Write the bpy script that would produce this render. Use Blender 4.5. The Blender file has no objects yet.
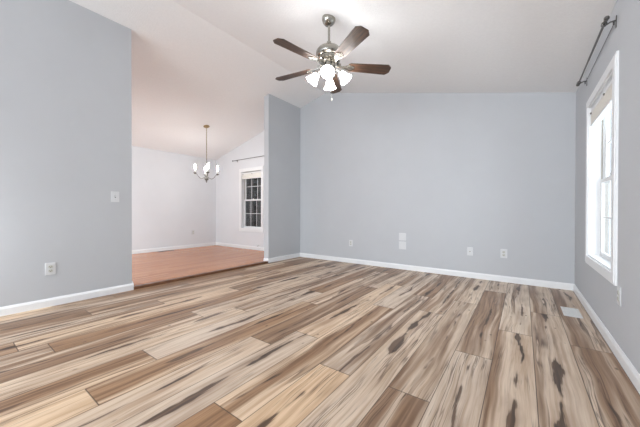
import bpy, bmesh, math, random
from mathutils import Vector, Matrix
random.seed(7)
C = bpy.context.scene.collection
sc = bpy.context.scene
PI = math.pi

# ------------------------------------------------------------------ camera, world, lights, exposure
S = 0.967                                   # camera height in metres
F_PX, YAW, PITCH, ROLL = 279.9965, 0.6273, -0.006, 0.002
cam_d = bpy.data.cameras.new('camera')
cam_d.sensor_width = 36.0
cam_d.lens = 36.0 * F_PX / 640.0
cam_d.clip_start = 0.02
cam = bpy.data.objects.new('camera', cam_d)
C.objects.link(cam)
Fv = Vector((-math.sin(YAW) * math.cos(PITCH), math.cos(YAW) * math.cos(PITCH), math.sin(PITCH)))
R0 = Vector((math.cos(YAW), math.sin(YAW), 0))
U0 = R0.cross(Fv)
Rv = R0 * math.cos(ROLL) + U0 * math.sin(ROLL)
Uv = U0 * math.cos(ROLL) - R0 * math.sin(ROLL)
M = Matrix((Rv, Uv, -Fv)).transposed().to_4x4()
M.translation = (0, 0, S)
cam.matrix_world = M
sc.camera = cam

world = bpy.data.worlds.new('overcast_evening')
sc.world = world
world.use_nodes = True
bg = world.node_tree.nodes['Background']
bg.inputs['Color'].default_value = (0.62, 0.72, 0.88, 1)
bg.inputs['Strength'].default_value = 0.30


def area(name, loc, size, rot, power, col):
    l = bpy.data.lights.new(name, 'AREA')
    l.shape = 'RECTANGLE'
    l.size, l.size_y = size
    l.energy = power
    l.color = col
    o = bpy.data.objects.new(name, l)
    C.objects.link(o)
    o.location = loc
    o.rotation_euler = rot
    return o


# added fill lights: behind the camera, by the left wall, for the dining room
area('back_fill_light', (-1.0, -5.1, 1.35), (3.2, 2.0), (math.radians(95), 0, 0), 78, (0.88, 0.94, 1.0)).data.spread = math.radians(135)
area('left_fill_light', (-3.8, -2.5, 1.35), (2.0, 1.6), (math.radians(90), 0, math.radians(-60)), 95, (0.88, 0.94, 1.0))
area('right_window_skylight', (1.35, 3.6, 1.6), (2.2, 2.2), (math.radians(90), 0, math.radians(90)), 62, (0.86, 0.93, 1.0))
area('dining_fill_light', (-4.25, -0.7, 1.2), (1.4, 1.5), (math.radians(76), 0, math.radians(42)), 38, (0.90, 0.96, 1.0)).data.spread = math.radians(110)  # added out of view behind the left wall to brighten the dining room

sc.view_settings.view_transform = 'Standard'
sc.view_settings.look = 'None'
sc.view_settings.gamma = 1.0
sc.view_settings.use_curve_mapping = False
sc.view_settings.exposure = 1.05

FAN_EMIT = 19.0
CANDLE_EMIT = 75.0

# ------------------------------------------------------------------ room numbers
D = 4.643       # far wall
XR = 0.5205     # right wall
XL = -3.894     # left wall and divider face
TW = 0.119      # partition thickness
B = -6.973      # dining side wall
XC = -3.2365    # ridge
HC = 3.3636
SR, SL = 0.2456, 0.2545
E1, E2 = 1.4287, 3.7133     # opening between the rooms
YB = -5.3       # wall behind the camera
ZD = 0.029      # dining floor height


def ceil(x):
    return HC - (SR * (x - XC) if x > XC else SL * (XC - x))


# ------------------------------------------------------------------ materials
def new_mat(name):
    m = bpy.data.materials.new(name)
    m.use_nodes = True
    return m, m.node_tree, m.node_tree.nodes['Principled BSDF']


def mat(name, col, rough=0.5, metal=0.0, noise=0.04, scale=20.0, bump=0.0, bscale=200.0, emit=0.0, coat=0.0):
    m, nt, b = new_mat(name)
    tc = nt.nodes.new('ShaderNodeTexCoord')
    n = nt.nodes.new('ShaderNodeTexNoise')
    n.inputs['Scale'].default_value = scale
    n.inputs['Detail'].default_value = 3
    nt.links.new(tc.outputs['Object'], n.inputs['Vector'])
    r = nt.nodes.new('ShaderNodeValToRGB')
    r.color_ramp.elements[0].position = 0.3
    r.color_ramp.elements[1].position = 0.7
    r.color_ramp.elements[0].color = tuple(c * (1 - noise) for c in col) + (1,)
    r.color_ramp.elements[1].color = tuple(min(1, c * (1 + noise)) for c in col) + (1,)
    nt.links.new(n.outputs['Fac'], r.inputs['Fac'])
    nt.links.new(r.outputs['Color'], b.inputs['Base Color'])
    b.inputs['Roughness'].default_value = rough
    b.inputs['Metallic'].default_value = metal
    b.inputs['Coat Weight'].default_value = coat
    if bump:
        n2 = nt.nodes.new('ShaderNodeTexNoise')
        n2.inputs['Scale'].default_value = bscale
        n2.inputs['Detail'].default_value = 2
        nt.links.new(tc.outputs['Object'], n2.inputs['Vector'])
        bp = nt.nodes.new('ShaderNodeBump')
        bp.inputs['Strength'].default_value = bump
        bp.inputs['Distance'].default_value = 0.004
        nt.links.new(n2.outputs['Fac'], bp.inputs['Height'])
        nt.links.new(bp.outputs['Normal'], b.inputs['Normal'])
    if emit:
        b.inputs['Emission Color'].default_value = tuple(col) + (1,)
        b.inputs['Emission Strength'].default_value = emit
    return m


M_WALL = mat('grey_wall_paint', (0.50, 0.515, 0.538), 0.75, noise=0.012, scale=3, bump=0.10, bscale=160)
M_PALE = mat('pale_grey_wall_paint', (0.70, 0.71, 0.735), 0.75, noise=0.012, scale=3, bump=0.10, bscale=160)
M_CEIL = mat('white_textured_ceiling', (0.85, 0.85, 0.855), 0.9, noise=0.015, scale=40, bump=0.9, bscale=95)
M_TRIM = mat('white_trim_paint', (0.80, 0.81, 0.82), 0.35, noise=0.01)
M_VINYL = mat('white_vinyl', (0.76, 0.76, 0.76), 0.4, noise=0.01)
M_TRACK = mat('tan_sash_track', (0.36, 0.32, 0.27), 0.5)
M_PLATE = mat('white_plastic_plate', (0.64, 0.65, 0.66), 0.35, noise=0.01)
M_RECEPT = mat('ivory_receptacle', (0.52, 0.52, 0.47), 0.4, noise=0.01)
M_DARK = mat('dark_slot', (0.03, 0.03, 0.03), 0.5)
M_NICKEL = mat('brushed_nickel', (0.36, 0.345, 0.31), 0.25, metal=1.0, noise=0.08, scale=60)
M_SATIN = mat('satin_pewter', (0.24, 0.23, 0.215), 0.5, metal=0.85, noise=0.08, scale=60)
M_BRASS = mat('antique_brass', (0.42, 0.33, 0.19), 0.3, metal=1.0, noise=0.1, scale=60)
M_ROD = mat('dark_pewter_rod', (0.16, 0.155, 0.15), 0.35, metal=0.8, noise=0.1)
M_SHADECLOTH = mat('cream_shade_cloth', (0.82, 0.80, 0.75), 0.8, noise=0.03, scale=30)
M_SLIT = mat('shadow_gap_grey', (0.14, 0.13, 0.12), 0.8)
M_VENT = mat('white_register_enamel', (0.74, 0.74, 0.73), 0.4)
M_VENTD = mat('register_damper_grey', (0.34, 0.37, 0.39), 0.5)
M_VENTB = mat('brown_register_enamel', (0.10, 0.075, 0.06), 0.45)
M_BARK = mat('grey_brown_bark', (0.16, 0.145, 0.125), 0.9, noise=0.4, scale=9, bump=0.5, bscale=30)
M_LEAF = mat('dark_evergreen_leaf', (0.045, 0.048, 0.038), 0.7, noise=0.5, scale=4)
M_LITTER = mat('leaf_litter_ground', (0.10, 0.085, 0.06), 0.95, noise=0.4, scale=3)
M_CANDLE = mat('ivory_candle_sleeve', (0.80, 0.77, 0.70), 0.5)
M_CORD = mat('white_cord', (0.75, 0.75, 0.72), 0.6)


def glass_mat():
    m, nt, b = new_mat('window_glass')
    nt.nodes.remove(b)
    out = nt.nodes['Material Output']
    g = nt.nodes.new('ShaderNodeBsdfGlossy')
    g.inputs['Roughness'].default_value = 0.02
    t = nt.nodes.new('ShaderNodeBsdfTransparent')
    t.inputs['Color'].default_value = (0.93, 0.95, 0.95, 1)
    fr = nt.nodes.new('ShaderNodeFresnel')
    ge = nt.nodes.new('ShaderNodeNewGeometry')
    mr = nt.nodes.new('ShaderNodeMapRange')          # same reflectance on the way in and on the way out
    mr.inputs['To Min'].default_value = 1.5; mr.inputs['To Max'].default_value = 1 / 1.5
    nt.links.new(ge.outputs['Backfacing'], mr.inputs['Value'])
    nt.links.new(mr.outputs['Result'], fr.inputs['IOR'])
    mx = nt.nodes.new('ShaderNodeMixShader')
    nt.links.new(fr.outputs[0], mx.inputs[0])
    nt.links.new(t.outputs[0], mx.inputs[1])
    nt.links.new(g.outputs[0], mx.inputs[2])
    nt.links.new(mx.outputs[0], out.inputs['Surface'])
    return m


M_GLASS = glass_mat()


def emit_mat(name, col, strength):
    m, nt, b = new_mat(name)
    b.inputs['Base Color'].default_value = (0.9, 0.9, 0.88, 1)
    b.inputs['Roughness'].default_value = 0.4
    b.inputs['Emission Color'].default_value = tuple(col) + (1,)
    b.inputs['Emission Strength'].default_value = strength
    return m


M_SHADE = emit_mat('lit_frosted_glass', (1.0, 0.985, 0.965), FAN_EMIT)
M_FLAME = emit_mat('lit_candle_bulb', (1.0, 0.97, 0.93), CANDLE_EMIT)


class N:
    """small helper that wires math nodes"""
    def __init__(s, nt): s.nt = nt
    def m(s, op, a, b=None, c=None, clamp=False):
        n = s.nt.nodes.new('ShaderNodeMath'); n.operation = op; n.use_clamp = clamp
        for i, v in enumerate((a, b, c)):
            if v is None: continue
            if isinstance(v, (int, float)): n.inputs[i].default_value = v
            else: s.nt.links.new(v, n.inputs[i])
        return n.outputs[0]
    def vec(s, x, y, z):
        n = s.nt.nodes.new('ShaderNodeCombineXYZ')
        for i, v in enumerate((x, y, z)):
            if isinstance(v, (int, float)): n.inputs[i].default_value = v
            else: s.nt.links.new(v, n.inputs[i])
        return n.outputs[0]
    def noise(s, v, scale=1.0, detail=3, rough=0.5, dist=0.0):
        n = s.nt.nodes.new('ShaderNodeTexNoise')
        n.inputs['Scale'].default_value = scale; n.inputs['Detail'].default_value = detail
        n.inputs['Roughness'].default_value = rough; n.inputs['Distortion'].default_value = dist
        s.nt.links.new(v, n.inputs['Vector']); return n.outputs['Fac']
    def ss(s, v, lo, hi):
        n = s.nt.nodes.new('ShaderNodeMapRange'); n.interpolation_type = 'SMOOTHSTEP'
        for k, q in (('Value', v), ('From Min', lo), ('From Max', hi)):
            if isinstance(q, (int, float)): n.inputs[k].default_value = q
            else: s.nt.links.new(q, n.inputs[k])
        return n.outputs['Result']
    def mix(s, f, a, b):
        n = s.nt.nodes.new('ShaderNodeMix'); n.data_type = 'RGBA'
        for i, v in ((0, f), (6, a), (7, b)):
            if isinstance(v, (int, float)): n.inputs[i].default_value = v
            elif isinstance(v, tuple): n.inputs[i].default_value = v + (1,)
            else: s.nt.links.new(v, n.inputs[i])
        return n.outputs[2]


PW = 0.221      # plank width


def plank_mat():
    m, nt, b = new_mat('rustic_hickory_planks')
    n = N(nt)
    uv = nt.nodes.new('ShaderNodeUVMap'); uv.uv_map = 'plank_uv'
    sp = nt.nodes.new('ShaderNodeSeparateXYZ'); nt.links.new(uv.outputs[0], sp.inputs[0])
    u, v = sp.outputs[0], sp.outputs[1]           # u across (m), v along (m)
    at = nt.nodes.new('ShaderNodeAttribute'); at.attribute_name = 'plank_data'
    sc3 = nt.nodes.new('ShaderNodeSeparateColor'); nt.links.new(at.outputs['Color'], sc3.inputs[0])
    seed, tone, heart = sc3.outputs[0], sc3.outputs[1], sc3.outputs[2]
    zs = n.m('MULTIPLY', seed, 40.0)
    # wobble of the grain across the board
    wob = n.noise(n.vec(n.m('MULTIPLY', u, 1.6), n.m('MULTIPLY', v, 0.8), zs), 1.0, 3, 0.45)
    uw = n.m('ADD', u, n.m('MULTIPLY', n.m('SUBTRACT', wob, 0.5), 0.13))
    # broad colour bands running along the board
    band = n.noise(n.vec(n.m('MULTIPLY', uw, 9.0), n.m('MULTIPLY', v, 0.38), zs), 1.0, 3, 0.5)
    thr = n.m('SUBTRACT', 0.74, n.m('MULTIPLY', tone, 0.52))
    heartw = n.ss(band, n.m('SUBTRACT', thr, 0.03), n.m('ADD', thr, 0.13))
    # fine grain
    fine = n.noise(n.vec(n.m('MULTIPLY', uw, 150.0), n.m('MULTIPLY', v, 3.5), zs), 1.0, 4, 0.6)
    med = n.noise(n.vec(n.m('MULTIPLY', uw, 36.0), n.m('MULTIPLY', v, 1.2), n.m('ADD', zs, 7.0)), 1.0, 4, 0.6)
    cream = n.mix(n.ss(med, 0.35, 0.68), (0.76, 0.62, 0.465), (0.56, 0.405, 0.27))
    brown = n.mix(n.ss(med, 0.32, 0.68), (0.40, 0.255, 0.152), (0.20, 0.112, 0.060))
    col = n.mix(heartw, cream, brown)
    blot = n.noise(n.vec(n.m('MULTIPLY', uw, 7.0), n.m('MULTIPLY', v, 1.6), n.m('ADD', zs, 19.0)), 1.0, 2, 0.5)
    col = n.mix(n.m('MULTIPLY', n.ss(blot, 0.48, 0.75), 0.5), col, (0.30, 0.19, 0.12))
    col = n.mix(n.m('MULTIPLY', n.ss(fine, 0.50, 0.78), 0.32), col, (0.19, 0.11, 0.065))
    # thin dark mineral streaks
    th = n.noise(n.vec(n.m('MULTIPLY', uw, 22.0), n.m('MULTIPLY', v, 0.50), n.m('ADD', zs, 43.0)), 1.0, 4, 0.62)
    thin = n.m('SUBTRACT', 1.0, n.ss(n.m('ABSOLUTE', n.m('SUBTRACT', th, 0.5)), 0.002, 0.030))
    tm = n.noise(n.vec(n.m('MULTIPLY', u, 5.0), n.m('MULTIPLY', v, 1.0), n.m('ADD', zs, 57.0)), 1.0, 3, 0.5)
    thin = n.m('MULTIPLY', thin, n.ss(tm, 0.46, 0.60))
    col = n.mix(n.m('MULTIPLY', thin, 0.68), col, (0.10, 0.052, 0.030))
    # darker line where the sapwood meets the heartwood, fading into the heartwood
    dband = n.m('SUBTRACT', band, thr)
    edge = n.m('MULTIPLY', n.ss(dband, -0.006, 0.004), n.m('SUBTRACT', 1.0, n.ss(dband, 0.004, 0.045)))
    en = n.noise(n.vec(n.m('MULTIPLY', u, 5.0), n.m('MULTIPLY', v, 1.1), n.m('ADD', zs, 31.0)), 1.0, 3, 0.5)
    edge = n.m('MULTIPLY', edge, n.ss(en, 0.46, 0.60))
    col = n.mix(n.m('MULTIPLY', edge, 0.85), col, (0.11, 0.060, 0.035))
    # dark lens-shaped streak: |u - centre(v)| < width(v)
    cv = n.m('MULTIPLY', n.m('SUBTRACT', n.noise(n.vec(0.3, n.m('MULTIPLY', v, 0.8), n.m('ADD', zs, 3.0)), 1.0, 4, 0.5), 0.5), 0.24)
    c0 = n.m('ADD', n.m('ADD', PW * 0.5, cv), n.m('MULTIPLY', n.m('SUBTRACT', n.m('FRACT', n.m('MULTIPLY', seed, 7.3)), 0.5), 0.08))
    wn_ = n.noise(n.vec(5.1, n.m('MULTIPLY', v, 1.8), n.m('ADD', zs, 11.0)), 1.0, 3, 0.55)
    wd = n.m('POWER', n.ss(wn_, 0.36, 0.74), 1.8)
    wd = n.m('MULTIPLY', wd, n.m('MULTIPLY', heart, 0.046))
    rag = n.m('MULTIPLY', n.m('SUBTRACT', fine, 0.5), 0.034)
    du = n.m('ADD', n.m('ABSOLUTE', n.m('SUBTRACT', u, c0)), rag)
    strk = n.m('SUBTRACT', 1.0, n.ss(n.m('SUBTRACT', du, wd), -0.003, 0.006))
    strk = n.m('MULTIPLY', strk, n.ss(wd, 0.0004, 0.004))
    dk = n.mix(n.ss(med, 0.35, 0.62), (0.14, 0.078, 0.046), (0.045, 0.025, 0.016))
    halo = n.m('SUBTRACT', 1.0, n.ss(n.m('SUBTRACT', du, wd), 0.0, 0.035))
    col = n.mix(n.m('MULTIPLY', n.m('MULTIPLY', halo, n.ss(wd, 0.0004, 0.01)), 0.4), col, (0.30, 0.19, 0.12))
    col = n.mix(n.m('MULTIPLY', strk, 0.9), col, dk)
    # knots
    vo = nt.nodes.new('ShaderNodeTexVoronoi'); vo.inputs['Scale'].default_value = 1.0
    nt.links.new(n.vec(n.m('MULTIPLY', u, 10.0), n.m('MULTIPLY', v, 5.0), zs), vo.inputs['Vector'])
    cs = nt.nodes.new('ShaderNodeSeparateColor'); nt.links.new(vo.outputs['Color'], cs.inputs[0])
    kn = n.m('SUBTRACT', 1.0, n.ss(vo.outputs['Distance'], 0.02, 0.12))
    kn = n.m('MULTIPLY', kn, n.m('GREATER_THAN', cs.outputs[0], 0.52))
    col = n.mix(n.m('MULTIPLY', kn, 0.75), col, (0.045, 0.022, 0.012))
    # seams along both long edges
    eu = n.m('MINIMUM', u, n.m('SUBTRACT', PW, u))
    seam = n.m('SUBTRACT', 1.0, n.ss(eu, 0.0008, 0.0030))
    # joint at both ends, v runs 0..len, len stored in a second attribute
    a2 = nt.nodes.new('ShaderNodeAttribute'); a2.attribute_name = 'plank_len'
    ev = n.m('MINIMUM', v, n.m('SUBTRACT', a2.outputs['Fac'], v))
    seam = n.m('MAXIMUM', seam, n.m('SUBTRACT', 1.0, n.ss(ev, 0.001, 0.0045)))
    col = n.mix(n.m('MULTIPLY', seam, 0.8), col, (0.05, 0.03, 0.02))
    tint = n.mix(n.m('FRACT', n.m('MULTIPLY', seed, 13.7)), (0.90, 0.92, 0.99), (1.03, 0.94, 0.84))
    mm = nt.nodes.new('ShaderNodeMix'); mm.data_type = 'RGBA'; mm.blend_type = 'MULTIPLY'; mm.inputs[0].default_value = 1.0
    nt.links.new(col, mm.inputs[6]); nt.links.new(tint, mm.inputs[7])
    nt.links.new(mm.outputs[2], b.inputs['Base Color'])
    rg = n.m('ADD', 0.30, n.m('MULTIPLY', fine, 0.14))
    nt.links.new(rg, b.inputs['Roughness'])
    b.inputs['Specular IOR Level'].default_value = 0.32
    bp = nt.nodes.new('ShaderNodeBump'); bp.inputs['Strength'].default_value = 0.35; bp.inputs['Distance'].default_value = 0.002
    nt.links.new(n.m('SUBTRACT', n.m('MULTIPLY', fine, 0.4), seam), bp.inputs['Height'])
    nt.links.new(bp.outputs[0], b.inputs['Normal'])
    return m


def oak_mat():
    m, nt, b = new_mat('orange_oak_strips')
    n = N(nt)
    tc = nt.nodes.new('ShaderNodeTexCoord')
    sp = nt.nodes.new('ShaderNodeSeparateXYZ'); nt.links.new(tc.outputs['Object'], sp.inputs[0])
    x, y = sp.outputs[0], sp.outputs[1]
    xs = n.m('DIVIDE', x, 0.057)
    ci = n.m('FLOOR', xs)
    off = n.m('MULTIPLY', n.m('FRACT', n.m('MULTIPLY', n.m('SINE', n.m('MULTIPLY', ci, 12.99)), 437.5)), 1.0)
    ri = n.m('FLOOR', n.m('ADD', n.m('DIVIDE', y, 0.9), off))
    wn = nt.nodes.new('ShaderNodeTexWhiteNoise'); wn.noise_dimensions = '2D'
    nt.links.new(n.vec(ci, ri, 0.0), wn.inputs['Vector'])
    g = n.noise(n.vec(n.m('MULTIPLY', x, 60.0), n.m('MULTIPLY', y, 3.0), wn.outputs['Value']), 1.0, 3, 0.55)
    col = n.mix(wn.outputs['Value'], (0.64, 0.28, 0.125), (0.50, 0.195, 0.078))
    col = n.mix(n.m('MULTIPLY', n.ss(g, 0.45, 0.75), 0.5), col, (0.36, 0.15, 0.07))
    fx = n.m('FRACT', xs)
    seam = n.m('SUBTRACT', 1.0, n.ss(n.m('MINIMUM', fx, n.m('SUBTRACT', 1.0, fx)), 0.01, 0.05))
    col = n.mix(n.m('MULTIPLY', seam, 0.6), col, (0.12, 0.05, 0.025))
    nt.links.new(col, b.inputs['Base Color'])
    b.inputs['Roughness'].default_value = 0.26
    b.inputs['Specular IOR Level'].default_value = 0.5
    return m


def blade_mat():
    m, nt, b = new_mat('dark_walnut_blade')
    n = N(nt)
    tc = nt.nodes.new('ShaderNodeTexCoord')
    sp = nt.nodes.new('ShaderNodeSeparateXYZ'); nt.links.new(tc.outputs['Object'], sp.inputs[0])
    g = n.noise(n.vec(n.m('MULTIPLY', sp.outputs[0], 4.0), n.m('MULTIPLY', sp.outputs[1], 90.0), 0.0), 1.0, 4, 0.6)
    col = n.mix(n.ss(g, 0.35, 0.7), (0.085, 0.042, 0.022), (0.020, 0.010, 0.007))
    nt.links.new(col, b.inputs['Base Color'])
    b.inputs['Roughness'].default_value = 0.45
    b.inputs['Specular IOR Level'].default_value = 0.5
    return m


M_PLANK, M_OAK, M_BLADE = plank_mat(), oak_mat(), blade_mat()
M_NOSE = mat('dark_oak_nosing', (0.17, 0.075, 0.035), 0.4, noise=0.25, scale=12)


# ------------------------------------------------------------------ mesh helpers
def box(bm, x0, x1, y0, y1, z0, z1, bevel=0.0):
    r = bmesh.ops.create_cube(bm, size=1.0)
    vs = r['verts']
    bmesh.ops.scale(bm, vec=(abs(x1 - x0), abs(y1 - y0), abs(z1 - z0)), verts=vs)
    bmesh.ops.translate(bm, vec=((x0 + x1) / 2, (y0 + y1) / 2, (z0 + z1) / 2), verts=vs)
    if bevel:
        es = list({e for v in vs for e in v.link_edges})
        bmesh.ops.bevel(bm, geom=es, offset=bevel, segments=2, affect='EDGES', profile=0.5)


def prism(bm, pts, axis, a, b):
    """closed outline extruded along axis from a to b; pts are the two other coordinates in xyz order"""
    def P(p, t):
        if axis == 'x': return (t, p[0], p[1])
        if axis == 'y': return (p[0], t, p[1])
        return (p[0], p[1], t)
    v0 = [bm.verts.new(P(p, a)) for p in pts]
    v1 = [bm.verts.new(P(p, b)) for p in pts]
    bm.faces.new(v0); bm.faces.new(v1[::-1])
    k = len(pts)
    for i in range(k):
        bm.faces.new((v0[i], v1[i], v1[(i + 1) % k], v0[(i + 1) % k]))


def tube(bm, path, r, seg=10, caps=True):
    """round tube through a list of points; r is a number or a list"""
    pts = [Vector(p) for p in path]
    rs = r if isinstance(r, (list, tuple)) else [r] * len(pts)
    rings = []
    prev = None
    for i, p in enumerate(pts):
        t = (pts[min(i + 1, len(pts) - 1)] - pts[max(i - 1, 0)]).normalized()
        if prev is None:
            up = Vector((0, 0, 1)) if abs(t.z) < 0.9 else Vector((1, 0, 0))
            a = t.cross(up).normalized()
        else:
            a = (prev - t * prev.dot(t)).normalized()
        prev = a
        bb = t.cross(a)
        rings.append([bm.verts.new(p + (a * math.cos(2 * PI * k / seg) + bb * math.sin(2 * PI * k / seg)) * rs[i]) for k in range(seg)])
    for i in range(len(rings) - 1):
        for k in range(seg):
            bm.faces.new((rings[i][k], rings[i][(k + 1) % seg], rings[i + 1][(k + 1) % seg], rings[i + 1][k]))
    if caps:
        bm.faces.new(rings[0][::-1]); bm.faces.new(rings[-1])


def lathe(bm, prof, seg=28, mtx=None):
    """prof: list of (radius, z) revolved round z, then moved by mtx"""
    rings = []
    for r, z in prof:
        rr = max(r, 0.0004)
        rings.append([bm.verts.new((rr * math.cos(2 * PI * k / seg), rr * math.sin(2 * PI * k / seg), z)) for k in range(seg)])
    for i in range(len(rings) - 1):
        for k in range(seg):
            bm.faces.new((rings[i][k], rings[i][(k + 1) % seg], rings[i + 1][(k + 1) % seg], rings[i + 1][k]))
    if prof[0][0] < 0.002: bm.faces.new(rings[0][::-1])
    if prof[-1][0] < 0.002: bm.faces.new(rings[-1])
    if mtx is not None:
        bmesh.ops.transform(bm, matrix=mtx, verts=[v for ring in rings for v in ring])


def obj(name, bm, m, parent=None, smooth=False, loc=(0, 0, 0), rot=(0, 0, 0)):
    bmesh.ops.recalc_face_normals(bm, faces=bm.faces)
    me = bpy.data.meshes.new(name)
    bm.to_mesh(me); bm.free()
    me.materials.append(m)
    if smooth:
        for p in me.polygons: p.use_smooth = True
        me.set_sharp_from_angle(angle=math.radians(40))
    o = bpy.data.objects.new(name, me)
    C.objects.link(o)
    o.location = loc; o.rotation_euler = rot
    if parent: o.parent = parent
    return o


def thing(name, label, cat, loc=(0, 0, 0), rot=(0, 0, 0), group=None):
    o = bpy.data.objects.new(name, None)
    o.empty_display_size = 0.05
    C.objects.link(o)
    o.location = loc; o.rotation_euler = rot
    o['label'] = label; o['category'] = cat
    if group: o['group'] = group
    return o


def struct(name, label, bm=None, m=None):
    if bm is None:
        o = bpy.data.objects.new(name, None); C.objects.link(o)
    else:
        o = obj(name, bm, m)
    o['kind'] = 'structure'; o['label'] = label; o['category'] = name.split('_')[0]
    return o


NB = bmesh.new

# ------------------------------------------------------------------ floors
ends = {0: 2.72, 1: 3.40, 2: 2.73, 3: 2.14, 4: 1.475, 5: 2.81, 6: 1.44, 7: 0.83, 8: 1.72, 9: 1.44, 10: 0.48,
        11: 0.85, 12: 1.78, 13: 1.45, 14: 0.485, 15: 2.2, 16: 1.42, 17: 0.865, 18: 2.0, 19: 1.2, -1: 1.0}
BL = 1.86
# (tone, dark streak) for the boards whose look the photograph shows; key (column, number of the board from the joint listed above)
look = {(0, 0): (.62, .35), (0, -1): (.66, .5), (1, 0): (.6, .3), (1, -1): (.42, .75), (2, 0): (.35, .5), (2, -1): (.50, .6),
        (3, 0): (.6, .45), (3, -1): (.12, .35), (4, 0): (.5, .25), (4, -1): (.85, .2), (5, 0): (.5, .5), (5, -1): (.10, .85),
        (6, 0): (.50, .2), (6, -1): (.12, .9), (7, 0): (.5, .35), (7, 1): (.4, .5), (7, -1): (.85, .4),
        (8, 0): (.14, .8), (8, -1): (.12, .9), (8, 1): (.5, .3), (9, 0): (.78, .4), (9, -1): (.20, .3), (9, 1): (.4, .5),
        (10, 0): (.72, .6), (10, -1): (.25, .3), (11, 0): (.25, .8), (11, -1): (.72, .5), (12, 0): (.6, .5), (12, -1): (.25, .9),
        (13, 0): (.25, .5), (13, -1): (.6, .4), (14, 0): (.7, .4), (14, -1): (.6, .5), (15, -1): (.45, .6), (16, 0): (.6, .4),
        (16, -1): (.7, .4), (17, 0): (.6, .5), (17, -1): (.72, .4), (18, 0): (.65, .3), (18, -1): (.7, .5)}
bm = NB()
uvl = bm.loops.layers.uv.new('plank_uv')
cl = bm.loops.layers.float_color.new('plank_data')
ll = bm.faces.layers.float.new('plank_len')
rng = random.Random(11)
for k in range(-1, 20):
    x1 = 0.505 - PW * k
    x0 = x1 - PW
    n0 = ends[k]
    i = -6
    while True:
        y0 = n0 + i * BL
        if y0 > D: break
        y1 = y0 + BL
        sd = rng.random()
        if k <= 5:      # right side boards tinted cooler and greyer, copying the less warm light there
            sd = min((abs((q * 13.7) % 1.0 - 0.15), q) for q in [rng.random() for _ in range(6)])[1]
        tn, hs = look.get((k, i), (rng.uniform(.25, .8) + (0.12 if k >= 10 else 0), rng.uniform(.4, 1.0)))
        a, b_ = max(y0, YB), min(y1, D)
        xa, xb = max(x0, XL), min(x1, XR)
        if b_ > a and xb > xa:
            vs = [bm.verts.new(p) for p in ((xa, a, 0), (xb, a, 0), (xb, b_, 0), (xa, b_, 0))]
            f = bm.faces.new(vs)
            f[ll] = BL
            for lp in f.loops:
                lp[uvl].uv = (lp.vert.co.x - x0, lp.vert.co.y - y0)
                lp[cl] = (sd, tn, hs, 1)
        i += 1
bmesh.ops.remove_doubles(bm, verts=bm.verts, dist=1e-5)
me = bpy.data.meshes.new('floor')
bm.to_mesh(me); bm.free()
me.materials.append(M_PLANK)
floor = bpy.data.objects.new('floor', me)
C.objects.link(floor)
floor['kind'] = 'structure'; floor['label'] = 'rustic hickory plank floor of the living room'; floor['category'] = 'floor'

bm = NB(); box(bm, XL - TW - 0.2, XR + 0.25, YB - 0.15, D + 0.15, -0.25, -0.004)
box(bm, B - 0.15, XL - TW - 0.2, YB - 0.15, D + 0.15, -0.25, -0.004)
struct('floor_slab', 'subfloor below the boards', bm, M_NOSE)
bm = NB(); box(bm, B, XL - 0.03, YB, D, -0.004, ZD)
struct('floor_dining', 'orange oak strip floor of the dining room', bm, M_OAK)
bm = NB()
prism(bm, [(XL - 0.055, ZD), (XL - 0.055, ZD + 0.004), (XL + 0.004, ZD + 0.004), (XL + 0.010, ZD), (XL + 0.010, ZD - 0.014), (XL + 0.004, ZD - 0.018), (XL + 0.004, 0.0), (XL - 0.03, 0.0), (XL - 0.03, ZD)],
      'y', E1, E2)
struct('trim_1', 'dark oak nosing at the edge of the dining room floor', bm, M_NOSE)

# ------------------------------------------------------------------ ceiling
bm = NB()
xa, xb = B - 0.15, XR + 0.25
prism(bm, [(xa, ceil(xa)), (XC, HC), (xb, ceil(xb)), (xb, ceil(xb) + 0.16), (XC, HC + 0.16), (xa, ceil(xa) + 0.16)], 'y', YB - 0.15, D + 0.15)
struct('ceiling', 'white textured vaulted ceiling with a ridge', bm, M_CEIL)

# ------------------------------------------------------------------ walls
WT = 0.15
LAP = 0.03
# window openings
W1 = dict(y0=2.80, y1=3.745, z0=0.545, z1=1.985)      # right wall
W2 = dict(x0=-5.86, x1=-5.11, z0=0.545, z1=1.985)     # dining room, far wall


def seg_top(bm, xa, xb, z0, ya, yb):
    prism(bm, [(xa, z0), (xb, z0), (xb, ceil(xb) + LAP), (xa, ceil(xa) + LAP)], 'y', ya, yb)


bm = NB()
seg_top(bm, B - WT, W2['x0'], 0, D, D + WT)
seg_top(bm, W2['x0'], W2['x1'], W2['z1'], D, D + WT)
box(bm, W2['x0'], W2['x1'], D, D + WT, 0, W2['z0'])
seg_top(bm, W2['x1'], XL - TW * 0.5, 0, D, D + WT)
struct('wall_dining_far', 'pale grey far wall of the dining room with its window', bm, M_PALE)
bm = NB()
seg_top(bm, XL - TW * 0.5, XC, 0, D, D + WT)
seg_top(bm, XC, XR + WT, 0, D, D + WT)
struct('wall_far', 'grey far wall of the living room', bm, M_WALL)

hr = ceil(XR) + LAP - 0.012
bm = NB()
box(bm, XR, XR + WT, YB, W1['y0'], 0, hr)
box(bm, XR, XR + WT, W1['y1'], D, 0, hr)
box(bm, XR, XR + WT, W1['y0'], W1['y1'], 0, W1['z0'])
box(bm, XR, XR + WT, W1['y0'], W1['y1'], W1['z1'], hr)
struct('wall_right', 'grey right wall with the tall window', bm, M_WALL)

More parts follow.
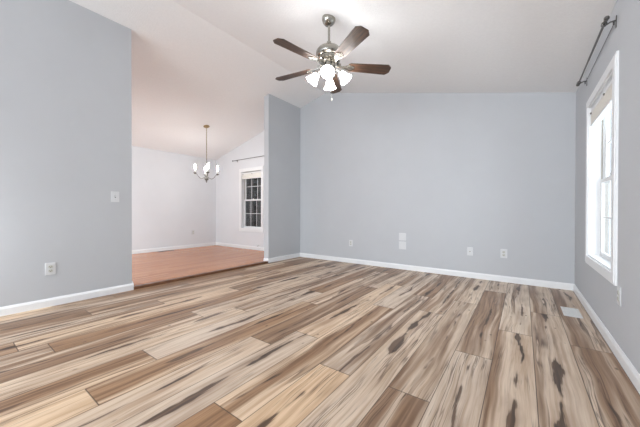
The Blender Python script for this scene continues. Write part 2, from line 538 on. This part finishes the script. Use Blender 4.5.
bm = NB(); seg_top(bm, XL - TW, XL, 0, YB, E1)
struct('wall_left', 'grey left wall with switch and outlet', bm, M_WALL)
bm = NB(); seg_top(bm, XL - TW, XL, 0, E2, D)
struct('wall_divider', 'short grey wall between living and dining room', bm, M_WALL)
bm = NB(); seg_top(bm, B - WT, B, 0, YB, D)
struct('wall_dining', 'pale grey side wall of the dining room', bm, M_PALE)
bm = NB()
seg_top(bm, B - WT, XC, 0, YB - WT, YB)
seg_top(bm, XC, XR + WT, 0, YB - WT, YB)
struct('wall_back', 'grey wall behind the camera', bm, M_WALL)

# ------------------------------------------------------------------ baseboards
BH, BT = 0.083, 0.014


def base_prof(z):
    return [(0, z), (BT, z), (BT, z + BH - 0.022), (BT * 0.75, z + BH - 0.014), (BT * 0.55, z + BH - 0.006), (BT * 0.3, z + BH), (0, z + BH)]


def base(name, label, p0, p1, nrm, z=0.0):
    """p0->p1 along the wall, nrm points into the room"""
    bm = NB()
    rows = []
    for p in (p0, p1):
        rows.append([bm.verts.new((p[0] + nrm[0] * d, p[1] + nrm[1] * d, h)) for d, h in base_prof(z)])
    k = len(rows[0])
    bm.faces.new(rows[0]); bm.faces.new(rows[1][::-1])
    for i in range(k):
        bm.faces.new((rows[0][i], rows[1][i], rows[1][(i + 1) % k], rows[0][(i + 1) % k]))
    return struct(name, label, bm, M_TRIM)


base('baseboard_far', 'white baseboard along the far wall', (XL, D), (XR, D), (0, -1))
base('baseboard_right', 'white baseboard along the right wall', (XR, YB), (XR, D), (-1, 0))
base('baseboard_left', 'white baseboard along the left wall', (XL, YB), (XL, E1 + BT), (1, 0))
base('baseboard_left_end', 'white baseboard on the end of the left wall', (XL - TW, E1), (XL, E1), (0, 1), ZD)
base('baseboard_divider', 'white baseboard on the divider wall', (XL, E2 - BT), (XL, D), (1, 0))
base('baseboard_divider_end', 'white baseboard on the end of the divider wall', (XL - TW, E2), (XL, E2), (0, -1))
base('baseboard_dining_side', 'white baseboard on the side wall of the dining room', (B, YB), (B, D), (1, 0), ZD)
base('baseboard_dining_far', 'white baseboard under the dining room window', (B, D), (XL - TW, D), (0, -1), ZD)


# ------------------------------------------------------------------ windows
def window(name, label, loc, rotz, w, z0, z1):
    """local frame: x along the wall 0..w, y = 0 wall face, +y outwards, z absolute"""
    root = struct(name, label)
    root.location = loc; root.rotation_euler = (0, 0, rotz)
    cw, ct = 0.078, 0.018
    bm = NB()   # casing, mitred picture frame with a stepped profile
    for o, i, t in ((cw, cw - 0.014, ct * 0.7), (cw - 0.014, 0.0, ct)):
        X0, X1, Z0, Z1 = -o, w + o, z0 - o, z1 + o
        P = [((X0, Z0), (X1, Z0), (w + i, z0 - i), (-i, z0 - i)), ((X1, Z0), (X1, Z1), (w + i, z1 + i), (w + i, z0 - i)),
             ((X1, Z1), (X0, Z1), (-i, z1 + i), (w + i, z1 + i)), ((X0, Z1), (X0, Z0), (-i, z0 - i), (-i, z1 + i))]
        for q in P: prism(bm, q, 'y', -t, 0.0)
    obj('casing', bm, M_TRIM, root)
    jd = 0.13
    bm = NB(); jt = 0.012
    box(bm, 0, jt, -0.004, jd, z0, z1); box(bm, w - jt, w, -0.004, jd, z0, z1)
    box(bm, jt, w - jt, -0.004, jd, z0, z0 + jt); box(bm, jt, w - jt, -0.004, jd, z1 - jt, z1)
    obj('jamb', bm, M_TRIM, root)
    bm = NB()   # tracks beside the sashes
    for s in (0, 1):
        xx = jt if s == 0 else w - jt - 0.010
        box(bm, xx, xx + 0.010, 0.082, 0.088, z0 + jt, z1 - jt)
        box(bm, xx, xx + 0.010, 0.108, 0.128, z0 + jt, z1 - jt)
    tr = obj('sash_track', bm, M_TRACK, root)
    tr['label'] = 'tan sash track'
    zm = (z0 + z1) / 2 - 0.005
    st = 0.034
    for nm, a, b_, y0 in (('lower_sash', z0 + jt, zm + 0.02, 0.078), ('upper_sash', zm - 0.02, z1 - jt, 0.104)):
        bm = NB()
        xa, xb = jt + 0.003, w - jt - 0.003
        box(bm, xa, xa + st, y0, y0 + 0.024, a, b_, 0.002); box(bm, xb - st, xb, y0, y0 + 0.024, a, b_, 0.002)
        box(bm, xa + st, xb - st, y0, y0 + 0.024, a, a + st * 1.1, 0.002); box(bm, xa + st, xb - st, y0, y0 + 0.024, b_ - st, b_, 0.002)
        sa = obj(nm, bm, M_VINYL, root)
        bm = NB(); box(bm, xa + st - 0.003, xb - st + 0.003, y0 + 0.010, y0 + 0.014, a + st, b_ - st + 0.003)
        obj('pane', bm, M_GLASS, sa)
        bm = NB()
        gz = (a + b_) / 2
        box(bm, xa + st, xb - st, y0 + 0.0045, y0 + 0.0095, gz - 0.006, gz + 0.006)
        for q in (1, 2):
            gx = xa + st + (xb - xa - 2 * st) * q / 3
            box(bm, gx - 0.006, gx + 0.006, y0 + 0.0045, y0 + 0.0095, a + st, b_ - st)
        obj('muntin', bm, M_VINYL, sa)
    bm = NB()
    box(bm, w / 2 - 0.03, w / 2 + 0.03, 0.062, 0.078, zm + 0.02, zm + 0.03, 0.003)
    tube(bm, [(w / 2, 0.068, zm + 0.03), (w / 2, 0.068, zm + 0.038)], 0.008)
    obj('sash_lock', bm, M_VINYL, root)
    return root


# right wall: local x runs along -Y (from the far end), local y points to +X
window('window_1', 'tall white double hung window in the right wall', (XR, W1['y1'], 0), -PI / 2, W1['y1'] - W1['y0'], W1['z0'], W1['z1'])
window('window_2', 'white double hung window in the dining room far wall', (W2['x0'], D, 0), 0, W2['x1'] - W2['x0'], W2['z0'], W2['z1'])


def shade(loc, rotz, w, z1, h, label):
    t = thing('window_shade', label, 'window shade', loc, (0, 0, rotz), 'raised cellular window shades')
    g = 0.016
    bm = NB(); box(bm, g, w - g, 0.006, 0.052, z1 - 0.05, z1 - 0.016, 0.003)
    obj('head_rail', bm, M_VINYL, t)
    bm = NB()      # pleats stacked under the rail
    n = 7
    zt, zb = z1 - 0.052, z1 - h + 0.016
    prof = []
    for i in range(n + 1):
        z = zt + (zb - zt) * i / n
        prof.append((0.010, z))
        if i < n: prof.append((0.003, z + (zb - zt) * 0.5 / n))
    prof += [(0.048, zb), (0.048, zt)]
    prism(bm, prof, 'x', g + 0.004, w - g - 0.004)
    obj('pleated_cloth', bm, M_SHADECLOTH, t)
    bm = NB(); box(bm, g + 0.002, w - g - 0.002, 0.002, 0.052, zb - 0.018, zb - 0.001, 0.004)
    obj('bottom_rail', bm, M_VINYL, t)
    for q in (0.06, w - 0.35):
        bm = NB(); lathe(bm, [(0, 0), (0.009, 0.001), (0.010, 0.006), (0.006, 0.011), (0, 0.012)], 12,
                         Matrix.Translation((q, 0.004, z1 - 0.062)) @ Matrix.Rotation(PI / 2, 4, 'X'))
        k = obj('mounting_knob', bm, M_ROD, t, True)
        k['label'] = 'small dark knob'
    return t


shade((XR, W1['y1'], 0), -PI / 2, W1['y1'] - W1['y0'], W1['z1'] - 0.012, 0.175, 'cream cellular shade gathered at the top of the tall right wall window')
shade((W2['x0'], D, 0), 0, W2['x1'] - W2['x0'], W2['z1'] - 0.012, 0.175, 'cream cellular shade gathered at the top of the dining room window')


# ------------------------------------------------------------------ curtain rods
def finial(parent, p, d):
    bm = NB()
    lathe(bm, [(0.012, 0), (0.012, 0.004), (0.007, 0.010), (0.013, 0.018), (0.016, 0.028), (0.013, 0.038), (0.006, 0.046), (0, 0.048)], 16,
          Matrix.Translation(p) @ Vector((0, 0, 1)).rotation_difference(Vector(d)).to_matrix().to_4x4())
    return obj('finial', bm, M_ROD, parent, True)


t = thing('curtain_rod', 'bare dark double curtain rod above the tall right wall window', 'curtain rod', (XR, 3.33, 2.30), group='bare curtain rods')
bm = NB(); tube(bm, [(-0.062, -0.585, 0), (-0.062, 0.60, 0)], 0.0065, 12); tube(bm, [(-0.062, -0.585, 0), (-0.062, 0.05, 0)], 0.0078, 12)
obj('pole', bm, M_ROD, t, True)
bm = NB(); tube(bm, [(-0.014, -0.545, -0.018), (-0.014, 0.60, -0.018)], 0.0020, 8)
obj('inner_rod', bm, M_ROD, t, True)
finial(t, (-0.062, -0.585, 0), (0, -1, 0)); finial(t, (-0.062, 0.60, 0), (0, 1, 0))
for y in (-0.535, 0.575):
    bm = NB()
    box(bm, -0.004, 0, y - 0.011, y + 0.011, -0.045, 0.035, 0.001)
    tube(bm, [(0, y, 0.004), (-0.03, y, 0.004), (-0.062, y, -0.013)], 0.0055, 8)
    tube(bm, [(-0.014, y, 0.004), (-0.014, y, -0.022)], 0.005, 8)
    lathe(bm, [(0.013, -0.010), (0.0165, -0.008), (0.0165, 0.008), (0.013, 0.010)], 14, Matrix.Translation((-0.062, y, 0)) @ Matrix.Rotation(PI / 2, 4, 'X'))
    obj('bracket', bm, M_ROD, t, True)

t = thing('curtain_rod', 'thin bare curtain rod above the dining room window', 'curtain rod', (-5.48, D, 2.285), group='bare curtain rods')
bm = NB(); tube(bm, [(-0.62, -0.07, 0), (0.60, -0.07, 0)], 0.007, 10)
obj('pole', bm, M_ROD, t, True)
finial(t, (-0.62, -0.07, 0), (-1, 0, 0)); finial(t, (0.60, -0.07, 0), (1, 0, 0))
for x in (-0.53, 0.53):
    bm = NB()
    box(bm, x - 0.010, x + 0.010, -0.004, 0, -0.035, 0.03, 0.001)
    tube(bm, [(x, 0, 0.0), (x, -0.07, -0.006)], 0.005, 8)
    obj('bracket', bm, M_ROD, t, True)


# ------------------------------------------------------------------ plates on the walls
def plate_root(label, cat, name, loc, rotz, group=None):
    return thing(name, label, cat, loc, (0, 0, rotz), group)


def plate_mesh(parent, w, h):
    bm = NB(); box(bm, -w / 2, w / 2, -0.006, 0, -h / 2, h / 2, 0.0018)
    return obj('plate', bm, M_PLATE, parent)


def screw(parent, x, z, y=-0.006):
    bm = NB(); lathe(bm, [(0, 0.0012), (0.0025, 0.001), (0.0032, 0), (0.0032, -0.001)], 10, Matrix.Translation((x, y, z)) @ Matrix.Rotation(PI / 2, 4, 'X'))
    return obj('screw', bm, M_RECEPT, parent, True)


def outlet(label, loc, rotz, w=0.078, h=0.122):
    t = plate_root(label, 'outlet', 'wall_outlet', loc, rotz, 'wall outlets')
    plate_mesh(t, w, h)
    for s in (-1, 1):
        bm = NB()
        pts = []
        for k in range(20):
            a = 2 * PI * k / 20
            pts.append((0.0175 * math.cos(a), s * 0.0205 + max(-0.0145, min(0.0145, 0.0175 * math.sin(a)))))
        prism(bm, pts, 'y', -0.0095, -0.004)
        r = obj('receptacle', bm, M_RECEPT, t)
        bm = NB()
        box(bm, -0.008, -0.0055, -0.0098, -0.0092, s * 0.0205 - 0.001, s * 0.0205 + 0.008)
        box(bm, 0.0055, 0.0078, -0.0098, -0.0092, s * 0.0205, s * 0.0205 + 0.007)
        box(bm, -0.0025, 0.0025, -0.0098, -0.0092, s * 0.0205 - 0.009, s * 0.0205 - 0.004)
        obj('slot', bm, M_DARK, r)
    screw(t, 0, 0)
    return t


# facing: far wall faces -Y (rot 0); left wall faces +X -> local -y to +X: rot +90; right wall faces -X: rot -90
outlet('white duplex outlet low on the left wall below the light switch', (XL, 0.695, 0.382), PI / 2)
outlet('white duplex outlet on the far wall, nearest to the right corner', (-0.213, D, 0.392), 0)
outlet('white duplex outlet on the far wall, nearest to the divider wall', (-2.64, D, 0.375), 0, 0.074, 0.118)
outlet('white duplex outlet on the right wall below the tall window', (XR, 2.66, 0.415), -PI / 2)
outlet('white duplex outlet low on the dining room side wall', (B, 3.97, 0.425), PI / 2)

t = plate_root('white toggle light switch near the edge of the left wall', 'light switch', 'light_switch', (XL, 1.255, 1.140), PI / 2)
plate_mesh(t, 0.082, 0.124)
bm = NB(); box(bm, -0.0055, 0.0055, -0.0066, -0.005, -0.0125, 0.0125)
obj('toggle_opening', bm, M_DARK, t)
bm = NB(); prism(bm, [(-0.006, 0.006), (-0.018, 0.011), (-0.018, 0.005), (-0.006, -0.006)], 'x', -0.0035, 0.0035)
obj('toggle', bm, M_PLATE, t)
screw(t, 0, 0.030); screw(t, 0, -0.030)

for lab, z in (('square white blank cover plate on the far wall, upper of the stacked pair', 0.549), ('square white blank cover plate on the far wall, lower of the stacked pair', 0.403)):
    t = plate_root(lab, 'wall plate', 'blank_wall_plate', (-1.645, D, z), 0, 'blank plates on the far wall')
    plate_mesh(t, 0.120, 0.124 if z > .5 else 0.130)
    for sx in (-0.023, 0.023):
        screw(t, sx, 0.03); screw(t, sx, -0.03)

t = plate_root('narrow white cable jack plate on the far wall, left of the rightmost outlet', 'wall plate', 'cable_jack_plate', (-0.630, D, 0.387), 0)
plate_mesh(t, 0.074, 0.120)
bm = NB(); lathe(bm, [(0.0085, 0), (0.0085, 0.004), (0.005, 0.004), (0.005, 0.012), (0, 0.012)], 12, Matrix.Translation((0, -0.005, 0)) @ Matrix.Rotation(PI / 2, 4, 'X'))
obj('coax_connector', bm, M_NICKEL, t, True)
screw(t, 0, 0.038); screw(t, 0, -0.038)

t = thing('baseboard_jack', 'tiny white jack box on the baseboard below the dining room window', 'wall jack', (-5.23, D, 0.125))
bm = NB(); box(bm, -0.03, 0.03, -0.022, 0, -0.012, 0.035, 0.004)
obj('cover', bm, M_PLATE, t)
bm = NB(); box(bm, -0.006, 0.006, -0.0235, -0.021, -0.004, 0.004)
obj('socket', bm, M_DARK, t)


# ------------------------------------------------------------------ floor registers
def register(label, loc, w, l, m_frame, m_in, slat_dir='x', group=None):
    t = thing('floor_vent', label, 'floor vent', loc, group=group)
    bm = NB(); fr = 0.020
    for (xa, xb, ya, yb) in ((-w / 2, w / 2, -l / 2, -l / 2 + fr), (-w / 2, w / 2, l / 2 - fr, l / 2), (-w / 2, -w / 2 + fr, -l / 2 + fr, l / 2 - fr), (w / 2 - fr, w / 2, -l / 2 + fr, l / 2 - fr)):
        box(bm, xa, xb, ya, yb, 0.0002, 0.006, 0.0015)
    obj('frame', bm, m_frame, t)
    bm = NB(); box(bm, -w / 2 + fr - 0.002, w / 2 - fr + 0.002, -l / 2 + fr - 0.002, l / 2 - fr + 0.002, 0.0002, 0.0014)
    obj('damper', bm, m_in, t)
    bm = NB()
    n = int((l - 2 * fr) / 0.011)
    for i in range(n):
        y = -l / 2 + fr + (i + 0.5) * (l - 2 * fr) / n
        box(bm, -w / 2 + fr, w / 2 - fr, y - 0.0028, y + 0.0028, 0.0016, 0.0048)
    box(bm, -0.004, 0.004, -l / 2 + fr, l / 2 - fr, 0.0016, 0.0052)
    obj('louvres', bm, m_frame, t)
    bm = NB(); box(bm, w / 2 - fr - 0.012, w / 2 - fr - 0.006, -0.01, 0.01, 0.005, 0.010, 0.001)
    obj('lever', bm, m_frame, t)
    return t


register('white metal floor vent in the planks by the right wall baseboard', (0.382, 3.61, 0.0), 0.135, 0.30, M_VENT, M_VENTD)
register('dark brown floor vent in the orange dining room floor', (-6.84, 3.23, ZD), 0.10, 0.36, M_VENTB, M_DARK)

# ------------------------------------------------------------------ ceiling fan
FX, FY = -1.631, 2.401
ZC = ceil(FX)
fan = thing('ceiling_fan', 'five blade walnut and nickel ceiling fan with four lit lamps', 'ceiling fan', (FX, FY, 0))
tilt = math.atan(SR)
bm = NB()
lathe(bm, [(0.0, 0.0), (0.068, 0.0), (0.071, -0.012), (0.067, -0.035), (0.052, -0.060), (0.030, -0.078), (0.018, -0.082), (0, -0.082)], 28,
      Matrix.Translation((0, 0, ZC - 0.001)) @ Matrix.Rotation(tilt, 4, 'Y'))
obj('canopy', bm, M_NICKEL, fan, True)
bm = NB(); tube(bm, [(0, 0, ZC - 0.07), (0, 0, 2.68)], 0.0125, 14)
obj('downrod', bm, M_NICKEL, fan, True)
bm = NB()
lathe(bm, [(0, 2.725), (0.022, 2.722), (0.024, 2.690), (0.040, 2.668), (0.080, 2.660), (0.112, 2.646), (0.130, 2.622), (0.134, 2.590), (0.122, 2.567), (0.10, 2.556), (0, 2.556)], 40)
obj('motor_housing', bm, M_NICKEL, fan, True)
bm = NB()
lathe(bm, [(0, 2.554), (0.108, 2.554), (0.112, 2.545), (0.112, 2.520), (0.085, 2.505), (0.060, 2.498), (0, 2.498)], 36)
for k in range(18):   # vent ribs round the flywheel
    a = 2 * PI * k / 18
    tube(bm, [(0.113 * math.cos(a), 0.113 * math.sin(a), 2.547), (0.113 * math.cos(a), 0.113 * math.sin(a), 2.518)], 0.004, 6)
obj('flywheel', bm, M_NICKEL, fan, True)
bm = NB()
lathe(bm, [(0, 2.497), (0.062, 2.497), (0.066, 2.485), (0.066, 2.455), (0.058, 2.440), (0.072, 2.428), (0.070, 2.412), (0.040, 2.395), (0.018, 2.385), (0.010, 2.372), (0, 2.370)], 32)
obj('light_fitter', bm, M_NICKEL, fan, True)

ZBL = 2.474
for k in range(5):
    ang = math.radians(-101.5 + 72.4 * k)
    L0, L1 = 0.205, 0.656
    w0, w1 = 0.056, 0.073
    out = [(L0, -w0 * 0.75), (L0 + 0.02, -w0), (L1 - 0.038, -w1), (L1 - 0.003, -w1 * 0.55), (L1, -w1 * 0.42), (L1, w1 * 0.42), (L1 - 0.003, w1 * 0.55), (L1 - 0.038, w1), (L0 + 0.02, w0), (L0, w0 * 0.75)]
    bm = NB(); prism(bm, out, 'z', -0.0035, 0.0035)
    bl = obj('blade', bm, M_BLADE, fan)
    bl.matrix_local = Matrix.Translation((0, 0, ZBL)) @ Matrix.Rotation(ang, 4, 'Z') @ Matrix.Rotation(math.radians(-12), 4, 'X')
    bm = NB()     # pierced bracket under the blade
    prism(bm, [(0.10, -0.014), (0.16, -0.020), (0.205, -0.040), (0.245, -0.036), (0.262, -0.012), (0.275, 0.0), (0.262, 0.012), (0.245, 0.036), (0.205, 0.040), (0.16, 0.020), (0.10, 0.014)], 'z', -0.0085, -0.0040)
    prism(bm, [(0.085, -0.013), (0.125, -0.013), (0.125, 0.013), (0.085, 0.013)], 'z', -0.006, 0.028)
    for sx, sy in ((0.222, -0.024), (0.222, 0.024), (0.255, 0)):
        lathe(bm, [(0.006, -0.0085), (0.005, -0.0115), (0, -0.012)], 8, Matrix.Translation((sx, sy, 0)))
    obj('blade_iron', bm, M_NICKEL, bl, True)

cam_dir = math.atan2(-FY, -FX)
for k in range(4):
    a = cam_dir + math.radians(-4) + k * PI / 2
    dx, dy = math.cos(a), math.sin(a)
    bm = NB()
    tube(bm, [(0.055 * dx, 0.055 * dy, 2.425), (0.085 * dx, 0.085 * dy, 2.428), (0.108 * dx, 0.108 * dy, 2.418), (0.118 * dx, 0.118 * dy, 2.402)], 0.008, 10)
    axis = Vector((dx * 0.62, dy * 0.62, -0.78)).normalized()
    q = Vector((0, 0, 1)).rotation_difference(axis).to_matrix().to_4x4()
    base_p = Vector((0.112 * dx, 0.112 * dy, 2.408))
    lathe(bm, [(0.0, -0.004), (0.022, -0.002), (0.026, 0.008), (0.024, 0.020), (0.018, 0.020)], 18, Matrix.Translation(base_p) @ q)
    arm = obj('lamp_arm', bm, M_NICKEL, fan, True)
    bm = NB()
    prof = [(0.016, 0.016), (0.026, 0.020), (0.034, 0.036), (0.040, 0.058), (0.050, 0.084), (0.064, 0.106), (0.067, 0.112),
            (0.061, 0.107), (0.046, 0.084), (0.030, 0.045), (0.012, 0.022)]
    lathe(bm, prof, 28, Matrix.Translation(base_p) @ q)
    lathe(bm, [(0, 0.026), (0.012, 0.032), (0.024, 0.060), (0.029, 0.078), (0.022, 0.096), (0.010, 0.103), (0, 0.105)], 20, Matrix.Translation(base_p) @ q)
    sh = obj('lamp_shade', bm, M_SHADE, fan, True)
    sh['label'] = 'lit frosted glass bell shade'

for (ox, oy, zb) in ((-0.018, -0.010, 2.215), (0.028, 0.012, 2.110)):
    bm = NB()
    z = 2.385
    while z > zb + 0.03:
        bmesh.ops.create_icosphere(bm, subdivisions=1, radius=0.0022, matrix=Matrix.Translation((ox, oy, z)))
        z -= 0.0052
    tube(bm, [(ox, oy, 2.39), (ox, oy, zb + 0.028)], 0.0009, 5)
    pc = obj('pull_chain', bm, M_NICKEL, fan, True)
    bm = NB(); lathe(bm, [(0, 0.032), (0.003, 0.030), (0.004, 0.022), (0.0075, 0.010), (0.0075, 0.004), (0.004, 0), (0, 0)], 12, Matrix.Translation((ox, oy, zb)))
    obj('pull_fob', bm, M_CANDLE, pc, True)

# ------------------------------------------------------------------ chandelier
HX, HY = -5.488, 3.430
ZH = ceil(HX)
ch = thing('chandelier', 'small chandelier with four lit candle bulbs in the dining room', 'chandelier', (HX, HY, 0))
bm = NB(); lathe(bm, [(0, 0.0), (0.062, 0.0), (0.064, -0.008), (0.045, -0.022), (0.015, -0.030), (0, -0.030)], 24,
                 Matrix.Translation((0, 0, ZH)) @ Matrix.Rotation(-math.atan(SL), 4, 'Y'))
obj('canopy', bm, M_BRASS, ch, True)
bm = NB()
z = ZH - 0.03; i = 0
while z > 2.10:
    a = (i % 2) * PI / 2
    pts = [(0.009 * math.cos(t_) * math.cos(a), 0.009 * math.cos(t_) * math.sin(a), z - 0.014 + 0.019 * math.sin(t_)) for t_ in [2 * PI * q / 10 for q in range(11)]]
    tube(bm, pts, 0.0026, 6, False)
    z -= 0.030; i += 1
tube(bm, [(0.003, 0, ZH - 0.02), (0.003, 0, 2.08)], 0.0025, 6)
obj('chain', bm, M_BRASS, ch, True)
bm = NB()
lathe(bm, [(0, 2.10), (0.008, 2.098), (0.006, 2.06), (0.010, 2.04), (0.006, 2.02), (0.006, 1.93), (0.016, 1.91), (0.008, 1.89), (0.008, 1.80), (0.024, 1.775), (0.032, 1.745), (0.020, 1.715),
           (0.014, 1.70), (0.040, 1.680), (0.044, 1.660), (0.030, 1.640), (0.012, 1.625), (0.016, 1.605), (0.008, 1.590), (0, 1.585)], 24)
obj('centre_column', bm, M_SATIN, ch, True)
cd = math.atan2(-HY, -HX)
for k in range(4):
    a = cd + math.radians(7) + k * PI / 2
    dx, dy = math.cos(a), math.sin(a)
    pts = []
    for q in range(17):
        s = q / 16
        r = 0.02 + 0.205 * s
        zz = 1.715 - 0.045 * math.sin(PI * min(1, s * 1.25)) + 0.065 * max(0, s - 0.45) ** 1.5 / 0.55 ** 1.5
        pts.append((r * dx, r * dy, zz))
    bm = NB(); tube(bm, pts, 0.006, 8)
    ar = obj('arm', bm, M_SATIN, ch, True)
    T = Matrix.Translation((0.225 * dx, 0.225 * dy, 0))
    bm = NB(); lathe(bm, [(0, 1.755), (0.010, 1.757), (0.014, 1.765), (0.036, 1.778), (0.038, 1.783), (0.030, 1.783), (0.016, 1.776), (0.012, 1.790), (0.012, 1.796), (0, 1.796)], 20, T)
    obj('drip_cup', bm, M_SATIN, ar, True)
    bm = NB(); lathe(bm, [(0, 1.785), (0.0115, 1.785), (0.0115, 1.852), (0.009, 1.856), (0, 1.856)], 14, T)
    obj('candle_sleeve', bm, M_CANDLE, ar, True)
    bm = NB(); lathe(bm, [(0, 1.856), (0.010, 1.858), (0.016, 1.880), (0.018, 1.900), (0.014, 1.930), (0.007, 1.955), (0, 1.968)], 16, T)
    fl = obj('candle_bulb', bm, M_FLAME, ar, True)

# ------------------------------------------------------------------ outside
bm = NB()
box(bm, -30, 25, D + WT + 0.02, 32, -1.2, -0.6)
box(bm, XR + WT + 0.02, 25, -8, D + WT + 0.02, -1.2, -0.6)
g = obj('ground', bm, M_LITTER); g['kind'] = 'structure'; g['label'] = 'leaf covered ground outside the windows'; g['category'] = 'ground'

tr = random.Random(5)
side = ('leftmost', 'left', 'middle', 'right', 'rightmost')
spots = [(-10.9, 9.2, .12), (-9.6, 7.8, .07), (-9.3, 10.6, .16), (-8.5, 8.6, .09), (-8.1, 7.3, .05), (-11.6, 12.0, .18), (-9.0, 12.4, .15), (-12.6, 10.4, .1), (-7.4, 9.6, .1), (-13.5, 12.5, .2)]
for i, (x, y, r) in enumerate(spots):
    t = thing('tree', 'bare dark tree trunk in the woods beyond the dining room window', 'tree', (x, y, -0.62), group='trees beyond the dining room window')
    bm = NB()
    lean = (tr.uniform(-.3, .3), tr.uniform(-.3, .3))
    H = tr.uniform(7, 9)
    pth = [(lean[0] * s * s + 0.05 * math.sin(5 * s + i), lean[1] * s * s, H * s) for s in [q / 10 for q in range(11)]]
    tube(bm, pth, [r * (1.25 - 1.0 * q / 10) for q in range(11)], 9)
    trunk = obj('trunk', bm, M_BARK, t, True)
    for b_ in range(6):
        s = tr.uniform(0.18, 0.85)
        a = tr.uniform(0, 2 * PI); ln = tr.uniform(0.8, 1.8)
        p = Vector((lean[0] * s * s, lean[1] * s * s, H * s))
        bm = NB()
        tube(bm, [p, p + Vector((math.cos(a) * ln * .5, math.sin(a) * ln * .5, ln * .3)), p + Vector((math.cos(a) * ln, math.sin(a) * ln, ln * .75))], [r * .35, r * .22, r * .06], 6)
        obj('branch', bm, M_BARK, t, True)

bm = NB()          # tangled undergrowth and evergreen foliage, one uncountable mass
for i in range(15000):
    y = tr.uniform(14.8, 18.5)
    x = tr.uniform(-24, -4) if i % 5 else tr.uniform(-4, 14)
    z = tr.uniform(-0.6, 8.5)
    s = tr.uniform(0.16, 0.40)
    R = Matrix.Rotation(tr.uniform(0, 6.3), 4, Vector((tr.uniform(-1, 1), tr.uniform(-1, 1), tr.uniform(-1, 1))).normalized())
    vs = [bm.verts.new(Matrix.Translation((x, y, z)) @ R @ Vector(p)) for p in ((-s, 0, 0), (0, -s * .45, 0.04), (s, 0, 0), (0, s * .45, 0.04))]
    bm.faces.new(vs)
o = obj('forest_foliage', bm, M_LEAF)
o['kind'] = 'stuff'; o['label'] = 'dark tangled forest foliage beyond the dining room window'; o['category'] = 'foliage'
